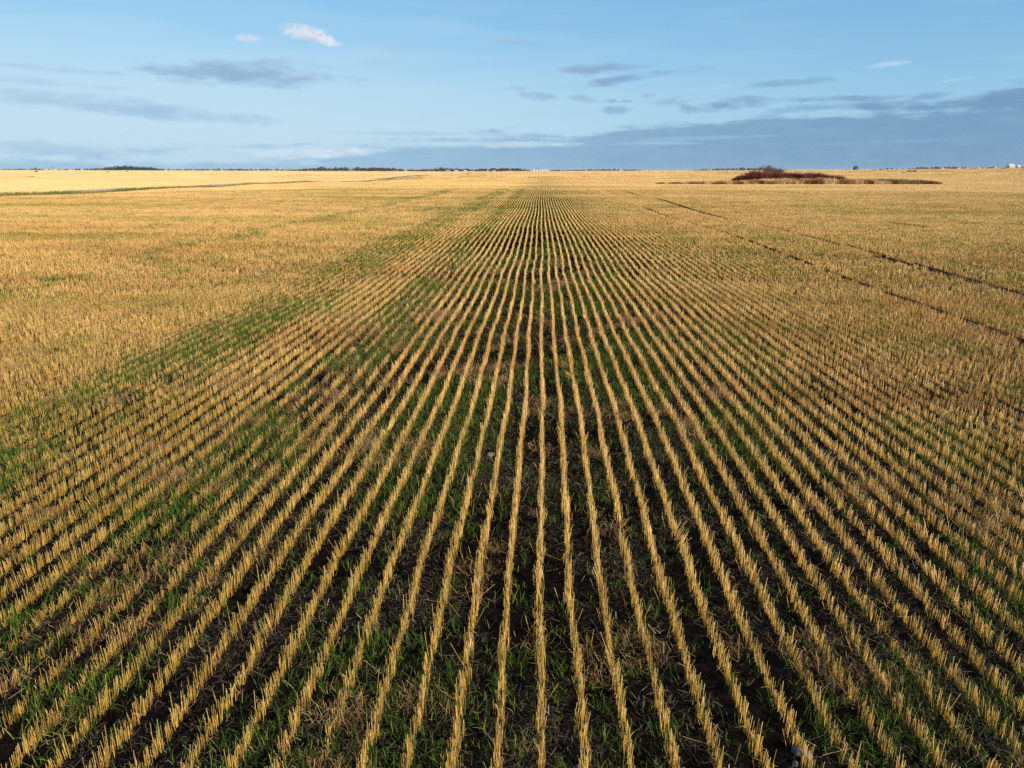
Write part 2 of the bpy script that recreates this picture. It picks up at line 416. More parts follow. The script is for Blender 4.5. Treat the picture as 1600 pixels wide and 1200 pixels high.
# ---- stubble row segments -------------------------------------------------
SP = .292; X0 = .055
def seg_source(i, n, rad, length=.5, sig=.0125, leaves=26, hmean=.118):
    npl = max(5, int(n/2.4))                                  # plants with several tillers
    py = ((np.arange(npl)+RNG.uniform(0, 1, npl))/npl-.5)*length*1.16; pxx = RNG.normal(0, sig, npl); ph = RNG.normal(hmean, .018, npl)
    k = RNG.integers(0, npl, n)
    y = py[k]+RNG.normal(0, .012, n); x = pxx[k]+RNG.normal(0, .010, n)
    h = ph[k]+RNG.normal(0, .022, n); h[RNG.random(n) < .16] *= .6; h[RNG.random(n) < .07] *= 1.45
    lean = RNG.normal(0, .045, (n, 2))
    wild = RNG.random(n) < .09; lean[wild] *= RNG.uniform(3, 8, (wild.sum(), 1))
    base = np.stack([x, y, np.full(n, -.02)], 1)
    tip = np.stack([x+lean[:, 0]*h, y+lean[:, 1]*h, h], 1)
    plant = RNG.uniform(0, 1, npl)[k]
    V, q, t, r = blades(base, tip, RNG.uniform(.75, 1.3, n)*rad, rnd=np.clip(plant*.3+RNG.uniform(0, .7, n), 0, 1))
    parts = [(V, [q, t], r, 0)]
    if leaves:
        m = leaves; x = RNG.normal(0, .016, m); y = RNG.uniform(-length/2, length/2, m); a = RNG.uniform(0, 6.28, m); ln = RNG.uniform(.03, .11, m)
        z0 = RNG.uniform(0, .11, m); up = RNG.uniform(-.2, .9, m)
        P = np.zeros((m, 4, 3))
        for s in range(4):
            f = s/3; P[:, s, 0] = x+np.cos(a)*ln*f*.6; P[:, s, 1] = y+np.sin(a)*ln*f*.6; P[:, s, 2] = np.maximum(z0+ln*(up*f-.9*f*f), .004)
        V, q, r = strips(P, RNG.uniform(.001, .0024, m), RNG.uniform(0, 1, m))
        parts.append((V, [q], r, 1))
    return src('stubble_clump', parts, [M_straw, M_leaf])

def sparse(x, y):
    """stubble density 0..1 over the field"""
    d = np.ones_like(x)
    e = (fbm(x*0+y/3.0, y*0+3.3, 40)-.5)*.5
    d -= .55*sm(-4.55, -4.25, x+e)*(1-sm(-3.2, -2.95, x+e))*sm(.25, .6, fbm(x/1.1, y/2.2, 41)+.12)
    d -= .35*sm(-8.6, -8.1, x+e)*(1-sm(-6.5, -6.0, x+e))*(1-sm(85, 100, y))
    d -= .5*sm(.72, .86, fbm(x/.5, y/.8, 52, 2))
    for xt, y0, y1, w in ((15.4, 19, 170, .147), (11.05, 11, 80, .147), (26.3, 50, 57, .4), (15.1, 22, 33, .147)):
        d -= (1.0 if xt != 11.05 else .85)*(np.abs(x-xt) < w+.14*(y > 60))*(y > y0)*(y < y1)*(vnoise(x*0+y/1.6, x*0+xt, 77) > .05)
    return np.clip(d, 0, 1)
def wiggle(y, k):
    return .03*np.sin(y/5.3+.6)*sm(12, 35, y)+.020*np.sin(y/1.7+1.3+.02*k)*(1-.6*sm(20, 50, y))+.007*np.sin(y/.55+k*.13)+.020*(vnoise(y/.8, k*1.0, 61)-.5)+.03*(vnoise(y/9, np.floor((k+5)/10.), 63)-.5)

def row_points(rmin, rmax, L_=.5, azmax=44):
    out = []
    kmax = int(rmax*math.sin(math.radians(azmax))/SP)+2
    ky = np.arange(-2.0 if rmin == 0 else 0, rmax, L_)
    K_, Y_ = np.meshgrid(np.arange(-kmax, kmax+1), ky, indexing='ij')
    K_ = K_.ravel().astype(float); Y_ = Y_.ravel()+(K_*.173 % L_)
    X_ = X0+SP*K_
    r = np.hypot(X_, Y_); az = np.degrees(np.arctan2(X_, Y_))
    ok = (r >= rmin) & (r < rmax) & ((np.abs(az) < azmax) | (r < 6)) & (X_ > -77)
    K_, Y_, X_ = K_[ok], Y_[ok], X_[ok]
    return K_, X_+wiggle(Y_, K_), Y_

def stubble(rmin, rmax, L_=.5):
    K_, X, Y = row_points(rmin, rmax, L_)
    d = sparse(X, Y)
    keep = RNG.random(len(X)) < np.where(d > .45, .999, np.minimum(1, d*1.6+.1)*(d > .02))
    K_, X, Y, d = K_[keep], X[keep], Y[keep], d[keep]
    n = len(X)
    slope = (wiggle(Y+.25, K_)-wiggle(Y-.25, K_))/.5
    ez = -np.arctan(slope)+np.where(RNG.random(n) < .5, 0, math.pi)
    bent = np.where(RNG.random(n) < .07, 6, 1)
    R = np.stack([RNG.normal(0, .035, n)*bent, RNG.normal(0, .04, n)*bent, ez], 1)
    S = np.stack([RNG.uniform(.85, 1.2, n), np.full(n, 1.03), np.clip(RNG.normal(1, .06, n), .7, 1.3)*(.72+.28*d)*(.9+.2*fbm(X/3, Y/3, 31))], 1)
    S[:, 0] *= .9+.35*vnoise(X*3, Y*1.1, 33)
    P = np.stack([X, Y, T(X, Y)], 1)
    return P, R, S, n, d
near = [seg_source(i, 42, .00155, .25, leaves=12) for i in range(18)]+[seg_source(i, 16, .0015, .25, sig=.03, leaves=16, hmean=.108) for i in range(8)]
mid = [seg_source(i, 42, .0024, leaves=14) for i in range(6)]
P1, R1, S1, n1, d1 = stubble(0, 26, .25)
P2, R2, S2, n2, d2 = stubble(26, 150)
IDX1 = np.where((d1 > .9) | (RNG.random(n1) < d1*1.1-.12), RNG.integers(0, 18, n1), RNG.integers(18, 26, n1)); IDX2 = RNG.integers(26, 32, n2)
# names sort so that the index picks near or mid clumps
for i, s in enumerate(near+mid): s.name = 'clump_%03d' % i

def patch_source(i, w, l, n, rad, h, rows=None):
    x = RNG.uniform(-w/2, w/2, n) if not rows else (RNG.integers(0, rows, n)+.5)*w/rows-w/2+RNG.normal(0, .03, n)
    y = RNG.uniform(-l/2, l/2, n)
    hh = RNG.normal(h, h*.12, n)
    base = np.stack([x, y, np.full(n, -.12)], 1); tip = np.stack([x+RNG.normal(0, .06, n)*hh, y+RNG.normal(0, .06, n)*hh, hh], 1)
    V, q, t, r = blades(base, tip, RNG.uniform(.7, 1.4, n)*rad)
    o = src('clump_%03d' % i, [(V, [q, t], r, 0)], [M_straw]); return o
far1 = [patch_source(32+i, SP*10, 3, 560, .010, .12, 10) for i in range(4)]
far2 = [patch_source(36+i, 15, 15, 2600, .06, .20) for i in range(3)]
far3 = [patch_source(39+i, 60, 60, 2400, .45, .34) for i in range(2)]
def patches(rmin, rmax, w, l, lo, hi, mask=None):
    xs = np.arange(-rmax, rmax, w); ys = np.arange(0, rmax, l)
    X, Y = [a.ravel() for a in np.meshgrid(xs, ys)]
    X = X+X0+SP*4.5 if w < 4 else X
    r = np.hypot(X, Y); az = np.degrees(np.arctan2(X, Y))
    ok = (r >= rmin-w*.3) & (r < rmax) & (np.abs(az) < 44)
    X, Y = X[ok], Y[ok]
    if mask is not None:
        ok = mask(X, Y); X, Y = X[ok], Y[ok]
    n = len(X); e = w/2
    sxp = (T(X+e, Y)-T(X-e, Y))/(2*e); syp = (T(X, Y+e)-T(X, Y-e))/(2*e)
    R = np.stack([np.arctan(syp), -np.arctan(sxp), np.where(RNG.random(n) < .5, 0, math.pi)], 1)
    S = np.stack([np.ones(n), np.ones(n), RNG.uniform(.9, 1.12, n)], 1)
    return np.stack([X, Y, T(X, Y)], 1), R, S, RNG.integers(lo, hi, n)
marsh = lambda X, Y: (((X-69)/36)**2+((Y-207)/13)**2) > 1
inL = lambda X, Y: (X > -78) & marsh(X, Y)
A1 = patches(150, 420, SP*10, 3, 32, 36, inL)
A2 = patches(420, 1500, 15, 15, 36, 39, lambda X, Y: (X > -84))
A3 = patches(1500, 7000, 60, 60, 39, 41)
cat = lambda *a: np.concatenate(a)
gn_scatter('wheat_stubble', cat(P1, P2, A1[0], A2[0], A3[0]), cat(R1, R2, A1[1], A2[1], A3[1]), cat(S1, S2, A1[2], A2[2], A3[2]),
           cat(IDX1, IDX2, A1[3], A2[3], A3[3]), near+mid+far1+far2+far3,
           'golden cut wheat stubble standing in long parallel rows across the field', 'stubble')

# pale field beyond the gravel road
pale = []
for i, (w, n, rad, h) in enumerate(((SP*10, 500, .014, .2), (15, 2600, .06, .24))):
    o = patch_source(i, w, 3 if i == 0 else 15, n, rad, h); o.name = 'pale_%03d' % i; o.data.materials[0] = M_pale; pale.append(o)
B1 = patches(90, 420, SP*10, 3, 0, 1, lambda X, Y: X < -89.5)
B2 = patches(420, 1500, 15, 15, 1, 2, lambda X, Y: X < -100)
gn_scatter('pale_stubble', cat(B1[0], B2[0]), cat(B1[1], B2[1]), cat(B1[2], B2[2]), cat(B1[3], B2[3]), pale,
           'pale bleached stubble of the next field beyond the gravel road', 'stubble')

# ---- green volunteers between the rows -----------------------------------
def tuft(i, n, ln, wd, spread, mat=M_green, name='tuft', rad=.02):
    a = RNG.uniform(0, 6.28, n); l_ = RNG.uniform(.55, 1.15, n)*ln; out = RNG.uniform(.15, 1.0, n)*spread
    bx = RNG.normal(0, rad, n); by = RNG.normal(0, rad, n)
    P = np.zeros((n, 4, 3))
    for s in range(4):
        f = s/3; P[:, s, 0] = bx+np.cos(a)*out*l_*f**1.4; P[:, s, 1] = by+np.sin(a)*out*l_*f**1.4; P[:, s, 2] = l_*(f-.35*out*f*f*1.4)-.005
    V, q, r = strips(P, RNG.uniform(.7, 1.3, n)*wd, RNG.uniform(0, 1, n))
    return src('%s_%03d' % (name, i), [(V, [q], r, 0)], [mat])
def green_density(x, y):
    g = .14+.70*sm(.42, .68, fbm(x/1.5, y/2.0, 70))
    g = np.maximum(g, .95*sm(-8.9, -8.0, x)*(1-sm(-7.0, -5.9, x))*sm(.34, .62, fbm(x/1.2, y/4, 71))*(1-.6*sm(25, 50, y))*(1-sm(85, 100, y)))
    g = np.maximum(g, .92*sm(-4.8, -4.3, x)*(1-sm(-3.4, -2.8, x))*sm(.40, .66, fbm(x/.8, y/1.4, 72))*(1-.5*sm(20, 40, y)))
    g = np.maximum(g, .9*np.exp(-((x+17.3)/.8)**2)*sm(.42, .58, fbm(x/2, y/6, 73)))
    g = np.maximum(g, .9*np.exp(-(((x+9)/3.5)**2+((y-72)/7)**2)))
    g = np.maximum(g, .8*np.exp(-(((x-10)/2.5)**2+((y-34)/3)**2)))
    g = np.maximum(g, .62*sm(4, 13, x)*sm(.30, .62, fbm(x/3, y/5, 74))*(1-.7*sm(30, 50, y)))
    for xt in (15.4, 11.05, 26.3): g = g*(1-.93*(np.abs(x-xt) < .6))
    return g
def lush(x, y):
    return np.maximum.reduce([sm(-8.9, -8.3, x)*(1-sm(-6.6, -5.9, x)), .8*sm(-4.8, -4.3, x)*(1-sm(-3.3, -2.8, x)), np.exp(-((x+17.3)/1.2)**2), np.exp(-(((x+9)/4)**2+((y-72)/9)**2)), np.exp(-(((x-10)/3)**2+((y-34)/4)**2))])
def rand_wedge(rmax, rmin, dens, azmax=43):
    n = int((rmax**2-rmin**2)*math.radians(azmax)*dens)
    r = np.sqrt(RNG.uniform(rmin**2, rmax**2, n)); a = RNG.uniform(-1, 1, n)*math.radians(azmax)
    return r*np.sin(a), r*np.cos(a)
def scatter_pts(specs, densf, smin, smax, boost=None):
    PP, SS, II = [], [], []
    for rmin, rmax, dens, scl, lo, hi in specs:
        x, y = rand_wedge(rmax, rmin, dens); k = RNG.random(len(x)) < densf(x, y)
        x, y = x[k], y[k]
        PP.append(np.stack([x, y, T(x, y)], 1)); s = RNG.uniform(smin, smax, len(x))*scl
        if boost is not None: s = s*(1+.4*boost(x, y))
        SS.append(np.stack([s, s, s*RNG.uniform(.8, 1.2, len(x))], 1)); II.append(RNG.integers(lo, hi, len(x)))
    P = cat(*PP); n = len(P)
    return P, np.stack([RNG.normal(0, .12, n), RNG.normal(0, .12, n), RNG.uniform(0, 6.28, n)], 1), cat(*SS), cat(*II)
tg = [tuft(i, 9, .115, .0017, 1.0, rad=.03) for i in range(8)]+[tuft(8+i, 26, .13, .0042, .9, rad=.12) for i in range(3)]
Pg, Rg, Sg, Ig = scatter_pts([(2, 26, 230, 1.0, 0, 8), (26, 150, 10, 1.15, 8, 11)], green_density, .5, 1.45, lush)
gn_scatter('volunteer_grass', Pg, Rg, Sg, Ig, tg, 'green volunteer wheat seedlings growing between the stubble rows', 'grass')

# ---- loose straw and chaff on the soil -----------------------------------
def litter(i, n, L_=.09, w=.0018, half=.28, mat=M_litter):
    x = RNG.uniform(-half, half, n); y = RNG.uniform(-half, half, n); a = RNG.uniform(0, 6.28, n); ln = RNG.uniform(.2, 1.3, n)*L_
    P = np.zeros((n, 2, 3)); z0 = RNG.uniform(.003, .03, n); z1 = RNG.uniform(.003, .045, n)
    P[:, 0] = np.stack([x, y, z0], 1); P[:, 1] = np.stack([x+np.cos(a)*ln, y+np.sin(a)*ln, z1], 1)
    wd = np.stack([-np.sin(a), np.cos(a), np.zeros(n)], 1)
    V, q, r = strips(P, RNG.uniform(.5, 1.6, n)*w, RNG.uniform(0, 1, n)**1.6, wd)
    return src('litter_%03d' % i, [(V, [q], r, 0)], [mat])
lt = [litter(i, 210, .07, .0016) for i in range(6)]
Pl, Rl, Sl, Il = scatter_pts([(2, 36, 7, 1.0, 0, 6)], lambda x, y: .6+.4*fbm(x, y, 80), .8, 1.3)
Rl[:, :2] *= .2
gn_scatter('straw_litter', Pl, Rl, Sl, Il, lt, 'loose broken straw and chaff lying on dark soil between rows', 'straw litter')
# long stray straws
def stray(i, n=5):
    x = RNG.normal(0, .1, n); y = RNG.normal(0, .1, n); a = RNG.uniform(0, 6.28, n); ln = RNG.uniform(.06, .22, n); up = RNG.uniform(.05, .6, n)
    b = np.stack([x, y, RNG.uniform(0, .06, n)], 1); t = b+np.stack([np.cos(a)*ln*np.cos(up), np.sin(a)*ln*np.cos(up), np.sin(up)*ln], 1)
    V, q, c, r = blades(b, t, np.full(n, .0011)); return src('stray_%03d' % i, [(V, [q, c], r, 0)], [M_straw])
sy = [stray(i) for i in range(6)]
Py, Ry, Sy, Iy = scatter_pts([(2, 30, 8, 1.0, 0, 6)], lambda x, y: .3+.9*(1-sparse(x, y)), .7, 1.3)
gn_scatter('loose_straw', Py, Ry, Sy, Iy, sy, 'long loose straws leaning out of and between the stubble rows', 'straw')
# brown dead weeds
def weed(i, n=90):
    a = RNG.uniform(0, 6.28, n); ln = RNG.uniform(.02, .09, n); el = RNG.uniform(.1, 1.3, n)
    b = np.stack([RNG.normal(0, .07, n), RNG.normal(0, .07, n), RNG.uniform(0, .08, n)], 1)
    t = b+np.stack([np.cos(a)*np.cos(el)*ln, np.sin(a)*np.cos(el)*ln, np.sin(el)*ln], 1)
    V, q, c, r = blades(b, t, RNG.uniform(.0007, .0016, n)); return src('weed_%03d' % i, [(V, [q, c], r, 0)], [M_weed])
wd_ = [weed(i) for i in range(5)]
def weed_d(x, y):
    return np.maximum.reduce([sm(.62, .74, fbm(x/.8, y/1.0, 90))*.8, .8*np.exp(-(((x+.03)/.14)**2+((y-4.25)/.3)**2)), .55*np.exp(-(((x-4.6)/1.3)**2+((y-7.6)/.8)**2)), .25*sparse_w(x, y)])
def sparse_w(x, y): return sm(-4.6, -4.2, x)*(1-sm(-3.2, -2.9, x))
Pw, Rw, Sw, Iw = scatter_pts([(2, 34, 19, 1.0, 0, 5)], weed_d, .7, 1.5)
gn_scatter('dead_weeds', Pw, Rw, Sw, Iw, wd_, 'tangled brown dead weeds in patches between the stubble rows', 'weeds')

# ------------------------------------------------------------------ gravel road and its grassy edge
def ribbon(name, x0, x1, y0, y1, zoff, mat, nx=6, ny=260, crown=0.0):
    xs = np.linspace(x0, x1, nx); ys = np.geomspace(y0, y1, ny)
    Xg, Yg = np.meshgrid(xs, ys)
    bed = T(np.full_like(Yg, (x0+x1)/2), Yg)
    Z = bed+zoff-crown*((Xg-(x0+x1)/2)/((x1-x0)/2))**2
    Z[:, 0] = T(Xg[:, 0], Yg[:, 0])-.3; Z[:, -1] = T(Xg[:, -1], Yg[:, -1])-.3
    V = np.stack([Xg, Yg, Z], -1).reshape(-1, 3)
    i = np.arange(ny-1)[:, None]*nx; j = np.arange(nx-1)[None]
    q = np.stack([i+j, i+j+1, i+nx+j+1, i+nx+j], -1).reshape(-1, 4)
    o = link(bpy.data.objects.new(name, mesh_np(name, V, [q], [mat], True))); tag(o, kind='structure'); return o
M_gravel = simple('gravel', (.66, .54, .38), .9, c2=(.80, .68, .50), scale=.6)
ribbon('gravel_road', -88, -81.5, 30, 1500, .22, M_gravel, crown=.12)
def strip_plants(name, n, xr, yr, h, rad, mat, label, cat, prof=None, lean=.25):
    x = RNG.uniform(*xr, n); y = np.exp(RNG.uniform(math.log(yr[0]), math.log(yr[1]), n))
    hh = h*RNG.uniform(.6, 1.2, n)*(.6+.8*fbm(x/2, y/6, 15))
    b = np.stack([x, y, T(x, y)-.05], 1); t = b+np.stack([RNG.normal(0, lean, n)*hh, RNG.normal(0, lean, n)*hh, hh], 1)
    V, q, c, r = blades(b, t, RNG.uniform(.6, 1.3, n)*rad, .4, rnd=np.clip(fbm(x/3, y/9, 16)+RNG.normal(0, .12, n), 0, 1))
    o = link(bpy.data.objects.new(name, mesh_np(name, V, [q, c], [mat], attrs={'rnd': r}))); tag(o, label, cat, kind='stuff'); return o
M_ditch = plant_mat('ditch_grass', [(0, (.07, .09, .02)), (.4, (.13, .14, .035)), (.7, (.28, .22, .08)), (1, (.40, .30, .13))])
strip_plants('roadside_grass', 26000, (-80.6, -77.6), (40, 520), .55, .022, M_ditch, 'olive and brown grass verge along the near side of the gravel road', 'grass')

# ------------------------------------------------------------------ marsh on the right: reeds, willows, bare trees
M_reed = plant_mat('reeds', [(0, (.06, .022, .012)), (.35, (.20, .09, .04)), (.6, (.46, .28, .11)), (1, (.70, .50, .27))])
M_sedge = plant_mat('sedge', [(0, (.05, .035, .02)), (.5, (.13, .095, .045)), (1, (.26, .19, .09))])
M_willow = plant_mat('willow_twigs', [(0, (.035, .008, .008)), (.5, (.09, .02, .016)), (1, (.17, .05, .03))])
M_bark = simple('bark', (.10, .07, .055), .9, c2=(.20, .15, .12), scale=2)
M_twig = simple('twigs', (.13, .085, .065), .9)
def reed_mass(name, n, segs, h, rad, mat, label, cat, bias=0.0, lean=.12):
    """segs: list of (x0, x1, y0, y1, height factor) boxes with soft ends"""
    B, Tt, Rr = [], [], []
    for (x0, x1, y0, y1, hf, share) in segs:
        m = int(n*share); u = RNG.uniform(0, 1, m); x = x0+(x1-x0)*u
        end = np.sqrt(np.clip(4*u*(1-u), 0, 1)); v = RNG.uniform(0, 1, m)
        y = (y0+y1)/2+(v-.5)*(y1-y0)*(.35+.65*end)
        hh = h*hf*(.35+.65*end)*RNG.uniform(.6, 1.1, m)*(.65+.7*fbm(x/2.2, y/3, 18))
        b = np.stack([x, y, T(x, y)-.05], 1)
        B.append(b); Tt.append(b+np.stack([RNG.normal(0, lean, m)*hh, RNG.normal(0, lean, m)*hh, hh], 1))
        Rr.append(np.clip((fbm(x/1.6, y/5, 19)-.5)*2.4+.5+bias+RNG.normal(0, .1, m), 0, 1))
    b, t, r = cat_(B), cat_(Tt), cat_(Rr)
    V, q, c, rr = blades(b, t, RNG.uniform(.6, 1.3, len(b))*rad, .35, rnd=r)
    o = link(bpy.data.objects.new(name, mesh_np(name, V, [q, c], [mat], attrs={'rnd': rr}))); tag(o, label, cat, kind='stuff'); return o
def cat_(l): return np.concatenate(l)
reed_mass('marsh_reeds', 26000, [(50, 92, 192, 203, 1.0, .62), (31, 58, 196, 206, .55, .2), (55, 68, 208, 214, .8, .08), (42, 56, 191, 197, .7, .1)], 1.45, .03, M_reed,
          'tan and brown marsh reeds in front of the dark red willows', 'reeds')
reed_mass('marsh_sedge', 9000, [(78, 105, 194, 206, 1.0, 1.0)], 1.25, .03, M_sedge, 'dark olive sedge tapering off right of the tan marsh reeds', 'sedge')
reed_mass('willow_thicket', 26000, [(55.5, 87, 210, 222, .92, .8), (55.5, 71, 209, 220, 1.0, .2)], 2.9, .026, M_willow,
          'dark red leafless willow thicket behind the tan marsh reeds', 'willows', lean=.22)

def tube_tree(seed, h, spread, levels=5, r0=.09, nstem=1, up=.55):
    """leafless tree: tapered limbs branching into twigs; returns thick and thin lists of (base, tip, r0, r1)"""
    rr = random.Random(seed); thick, thin = [], []
    def go(p, d, ln, r, lv):
        q = p+d*ln
        (thick if lv < 2 else thin).append((p, q, r, r*.62))
        if lv >= levels: return
        for _ in range(3 if lv < 3 else 2):
            nd = (d+Vector((rr.gauss(0, spread), rr.gauss(0, spread), rr.gauss(0, spread*.5)+up*.25))).normalized()
            go(p.lerp(q, rr.uniform(.7, 1)), nd, ln*rr.uniform(.6, .85), r*.6, lv+1)
    for k in range(nstem):
        a = rr.uniform(0, 6.28); go(Vector((math.cos(a)*.3*(nstem > 1), math.sin(a)*.3*(nstem > 1), -.1)), Vector((rr.gauss(0, .25), rr.gauss(0, .25), 1)).normalized(), h*.28, r0, 0)
    return thick, thin
def tubes(lst, minr=.0):
    b = np.array([l[0] for l in lst]); t = np.array([l[1] for l in lst]); r = np.array([max(l[2], minr) for l in lst])
    V, q, c, rn = blades(b, t, r, .65, 4); return V, q, c, rn
def bare_tree(x, y, h, seed, label, name='bare_tree', cat='tree', group=None, nstem=1, spread=.42, wide=1.0, minr=.012):
    e = bpy.data.objects.new(name, None); link(e); e.location = (x, y, Tf(x, y)-.05); tag(e, label, cat, group)
    th, tn = tube_tree(seed, h, spread, nstem=nstem)
    for nm, l_, m in (('trunk', th, M_bark), ('crown', tn, M_twig)):
        V, q, c, r = tubes(l_, minr); V[:, 0] *= wide
        link(bpy.data.objects.new(nm, mesh_np(nm, V, [q, c], [m])), e)
    return e
for i, (px, yy, h, lb) in enumerate([(1178, 232, 4.6, 'leafless grey tree at the left end of the red willow thicket'), (1196, 238, 6.6, 'tallest leafless grey tree behind the red willow thicket'),
                                     (1212, 234, 5.6, 'leafless grey tree with upright limbs right of the tallest one behind the willows')]):
    bare_tree(at(px, yy), yy, h, 31+i, lb, nstem=5, spread=.45, wide=1.5, minr=.03, group='bare trees in the marsh')

# ------------------------------------------------------------------ farmsteads, bins, shelterbelts near the horizon
M_white = simple('white_siding', (.50, .50, .49), .6)
M_cream = simple('cream_siding', (.66, .60, .50), .7)
M_steel = simple('galvanised_steel', (.52, .53, .54), .45)
M_roof = simple('grey_roof', (.30, .31, .33), .6)
M_roofw = simple('white_roof', (.52, .53, .54), .5)
M_dark = simple('dark_boards', (.05, .045, .05), .8)
M_doorm = simple('door_panel', (.22, .22, .24), .6)
M_win = simple('window_glass', (.04, .05, .06), .2)
def box(x0, x1, y0, y1, z0, z1):
    V = np.array([(x, y, z) for z in (z0, z1) for y in (y0, y1) for x in (x0, x1)], float)
    return V, np.array([(0, 2, 3, 1), (4, 5, 7, 6), (0, 1, 5, 4), (2, 6, 7, 3), (0, 4, 6, 2), (1, 3, 7, 5)])
def child(nm, V, f, m, p): return link(bpy.data.objects.new(nm, mesh_np(nm, V, f, [m])), p)
def building(px, Y, w_, h_, d, label, cat='building', name='farm_building', wm=M_white, rm=M_roof, group=None, rot=0.0, pitch=.28, win=2):
    w = w_*.8; h = h_*.85
    x = at(px, Y); e = link(bpy.data.objects.new(name, None)); e.location = (x, Y, Tf(x, Y)-.1); e.rotation_euler = (0, 0, rot); tag(e, label, cat, group)
    a, b = w/2, d/2; rise = b*2*pitch
    V = np.array([(-a, -b, 0), (a, -b, 0), (a, b, 0), (-a, b, 0), (-a, -b, h), (a, -b, h), (a, b, h), (-a, b, h), (-a, 0, h+rise), (a, 0, h+rise)], float)
    child('wall', V, [np.array([(0, 1, 5, 4), (1, 2, 6, 5), (2, 3, 7, 6), (3, 0, 4, 7)]), np.array([(5, 6, 9), (7, 4, 8)])], wm, e)
    o_ = .35; t_ = .18; k = rise/b
    V = []
    for sgn in (-1, 1):
        for xx in (-a-o_, a+o_):
            V += [(xx, sgn*(b+o_), h-k*o_+.02), (xx, 0, h+rise+.02), (xx, 0, h+rise+t_), (xx, sgn*(b+o_), h-k*o_+t_)]
    V = np.array(V, float); F = []
    for s_ in (0, 8): F += [(s_, s_+1, s_+5, s_+4), (s_+3, s_+7, s_+6, s_+2), (s_, s_+4, s_+7, s_+3), (s_, s_+3, s_+2, s_+1), (s_+4, s_+5, s_+6, s_+7)]
    child('roof', V, [np.array(F)], rm, e)
    V, q = box(-w*.12, w*.12, -b-.04, -b+.02, 0, h*.75); child('door', V, [q], M_doorm, e)
    for k in range(win):
        xx = (-.34, .34, .22)[k]*w; V, q = box(xx-.5, xx+.5, -b-.04, -b+.02, h*.42, h*.72); child('window', V, [q], M_win, e)
    return e
def grain_bin(px, Y, r, h, label, group):
    x = at(px, Y); e = link(bpy.data.objects.new('grain_bin', None)); e.location = (x, Y, Tf(x, Y)-.1); tag(e, label, 'grain bin', group)
    n = 24; a = np.arange(n)*2*math.pi/n; lv = 14
    V = []; 
    for k in range(lv): V.append(np.stack([np.cos(a)*(r+(k % 2)*.05), np.sin(a)*(r+(k % 2)*.05), np.full(n, h*k/(lv-1))], 1))
    V = np.concatenate(V); i = np.arange(lv-1)[:, None]*n; j = np.arange(n)[None]
    q = np.stack([i+j, i+(j+1) % n, i+n+(j+1) % n, i+n+j], -1).reshape(-1, 4)
    child('wall', V, [q], M_steel, e)
    V = np.concatenate([np.stack([np.cos(a)*(r+.12), np.sin(a)*(r+.12), np.full(n, h-.02)], 1), np.stack([np.cos(a)*.3, np.sin(a)*.3, np.full(n, h+r*.55)], 1), [[0, 0, h+r*.6]]])
    j = np.arange(n); q = np.stack([j, (j+1) % n, n+(j+1) % n, n+j], 1); t = np.stack([n+j, n+(j+1) % n, np.full(n, 2*n)], 1)
    child('roof', V, [q, t], M_roofw, e)
    V, q = box(-.45, .45, -r-.1, -r+.1, .3, 2.1); child('door', V, [q], M_doorm, e)
building(84, 1350, 11, 3.6, 8, 'white barn with a grey roof on the far left horizon', name='barn', cat='barn')
building(70.5, 1300, 5, 2.4, 5, 'small cream shed left of the white barn on the left horizon', wm=M_cream, name='shed', cat='shed', win=1)
building(700, 1250, 7, 3.2, 6, 'lone small white house at the end of the dark treeline left of centre', name='house', cat='house')
building(713, 1400, 8, 2, 6, 'low pale shed between the lone white house and the bare tree clump', wm=M_cream, rm=M_roofw, name='shed', cat='shed')
building(727, 1400, 7, 2, 6, 'low white shed just left of the bare tree clump', rm=M_roofw, name='shed', cat='shed')
building(763, 1350, 6, 3, 6, 'cream house at the right foot of the bare tree clump', wm=M_cream, name='house', cat='house')
building(772, 1350, 6, 2.8, 6, 'white house between the bare tree clump and two dark trees', name='house', cat='house')
for i, (px, r, h, lb) in enumerate([(833.5, 2.7, 4.2, 'pale steel grain bin, leftmost of the farm near the row vanishing point'), (838, 2.2, 3.6, 'smallest steel grain bin, second from left of the central farm'),
                                    (843, 2.4, 4.0, 'steel grain bin third from left of the central farm'), (846.8, 2.4, 4.6, 'tallest steel grain bin, beside the long white shed')]):
    grain_bin(px, 1500, r, h, lb, 'grain bins on the horizon')
building(853, 1500, 9.5, 3.6, 8, 'long white shed right of the grain bins on the horizon', rm=M_roofw, name='shed', cat='shed')
building(1336.5, 1000, 5, 3.2, 5, 'dark weathered shed standing alone on the right horizon', wm=M_dark, rm=M_dark, name='shed', cat='shed', win=0, pitch=.5)
for px, w, h, lb, wm in [(1472, 6, 2.2, 'small white shed, leftmost of the scattered buildings on the right horizon', M_white), (1497, 5, 1.8, 'small cream shed second from left on the right horizon', M_cream),
                         (1511, 5, 1.8, 'small pale shed third from left on the right horizon', M_white), (1529, 6, 2.0, 'low cream shed in the middle of the right horizon buildings', M_cream), (1555, 5, 2.2, 'small white shed left of the large white barn', M_white)]:
    building(px, 1500, w, h, 5, lb, name='shed', cat='shed', wm=wm, rm=M_roofw, win=1)
building(1578, 1150, 9.5, 3.6, 9, 'large white gabled barn near the right edge of the horizon', name='barn', cat='barn', rm=M_roofw, pitch=.4)
building(1590, 1150, 4.5, 3.0, 5, 'narrow white shed right of the large white gabled barn', name='shed', cat='shed', rm=M_roofw, win=1, pitch=.5)

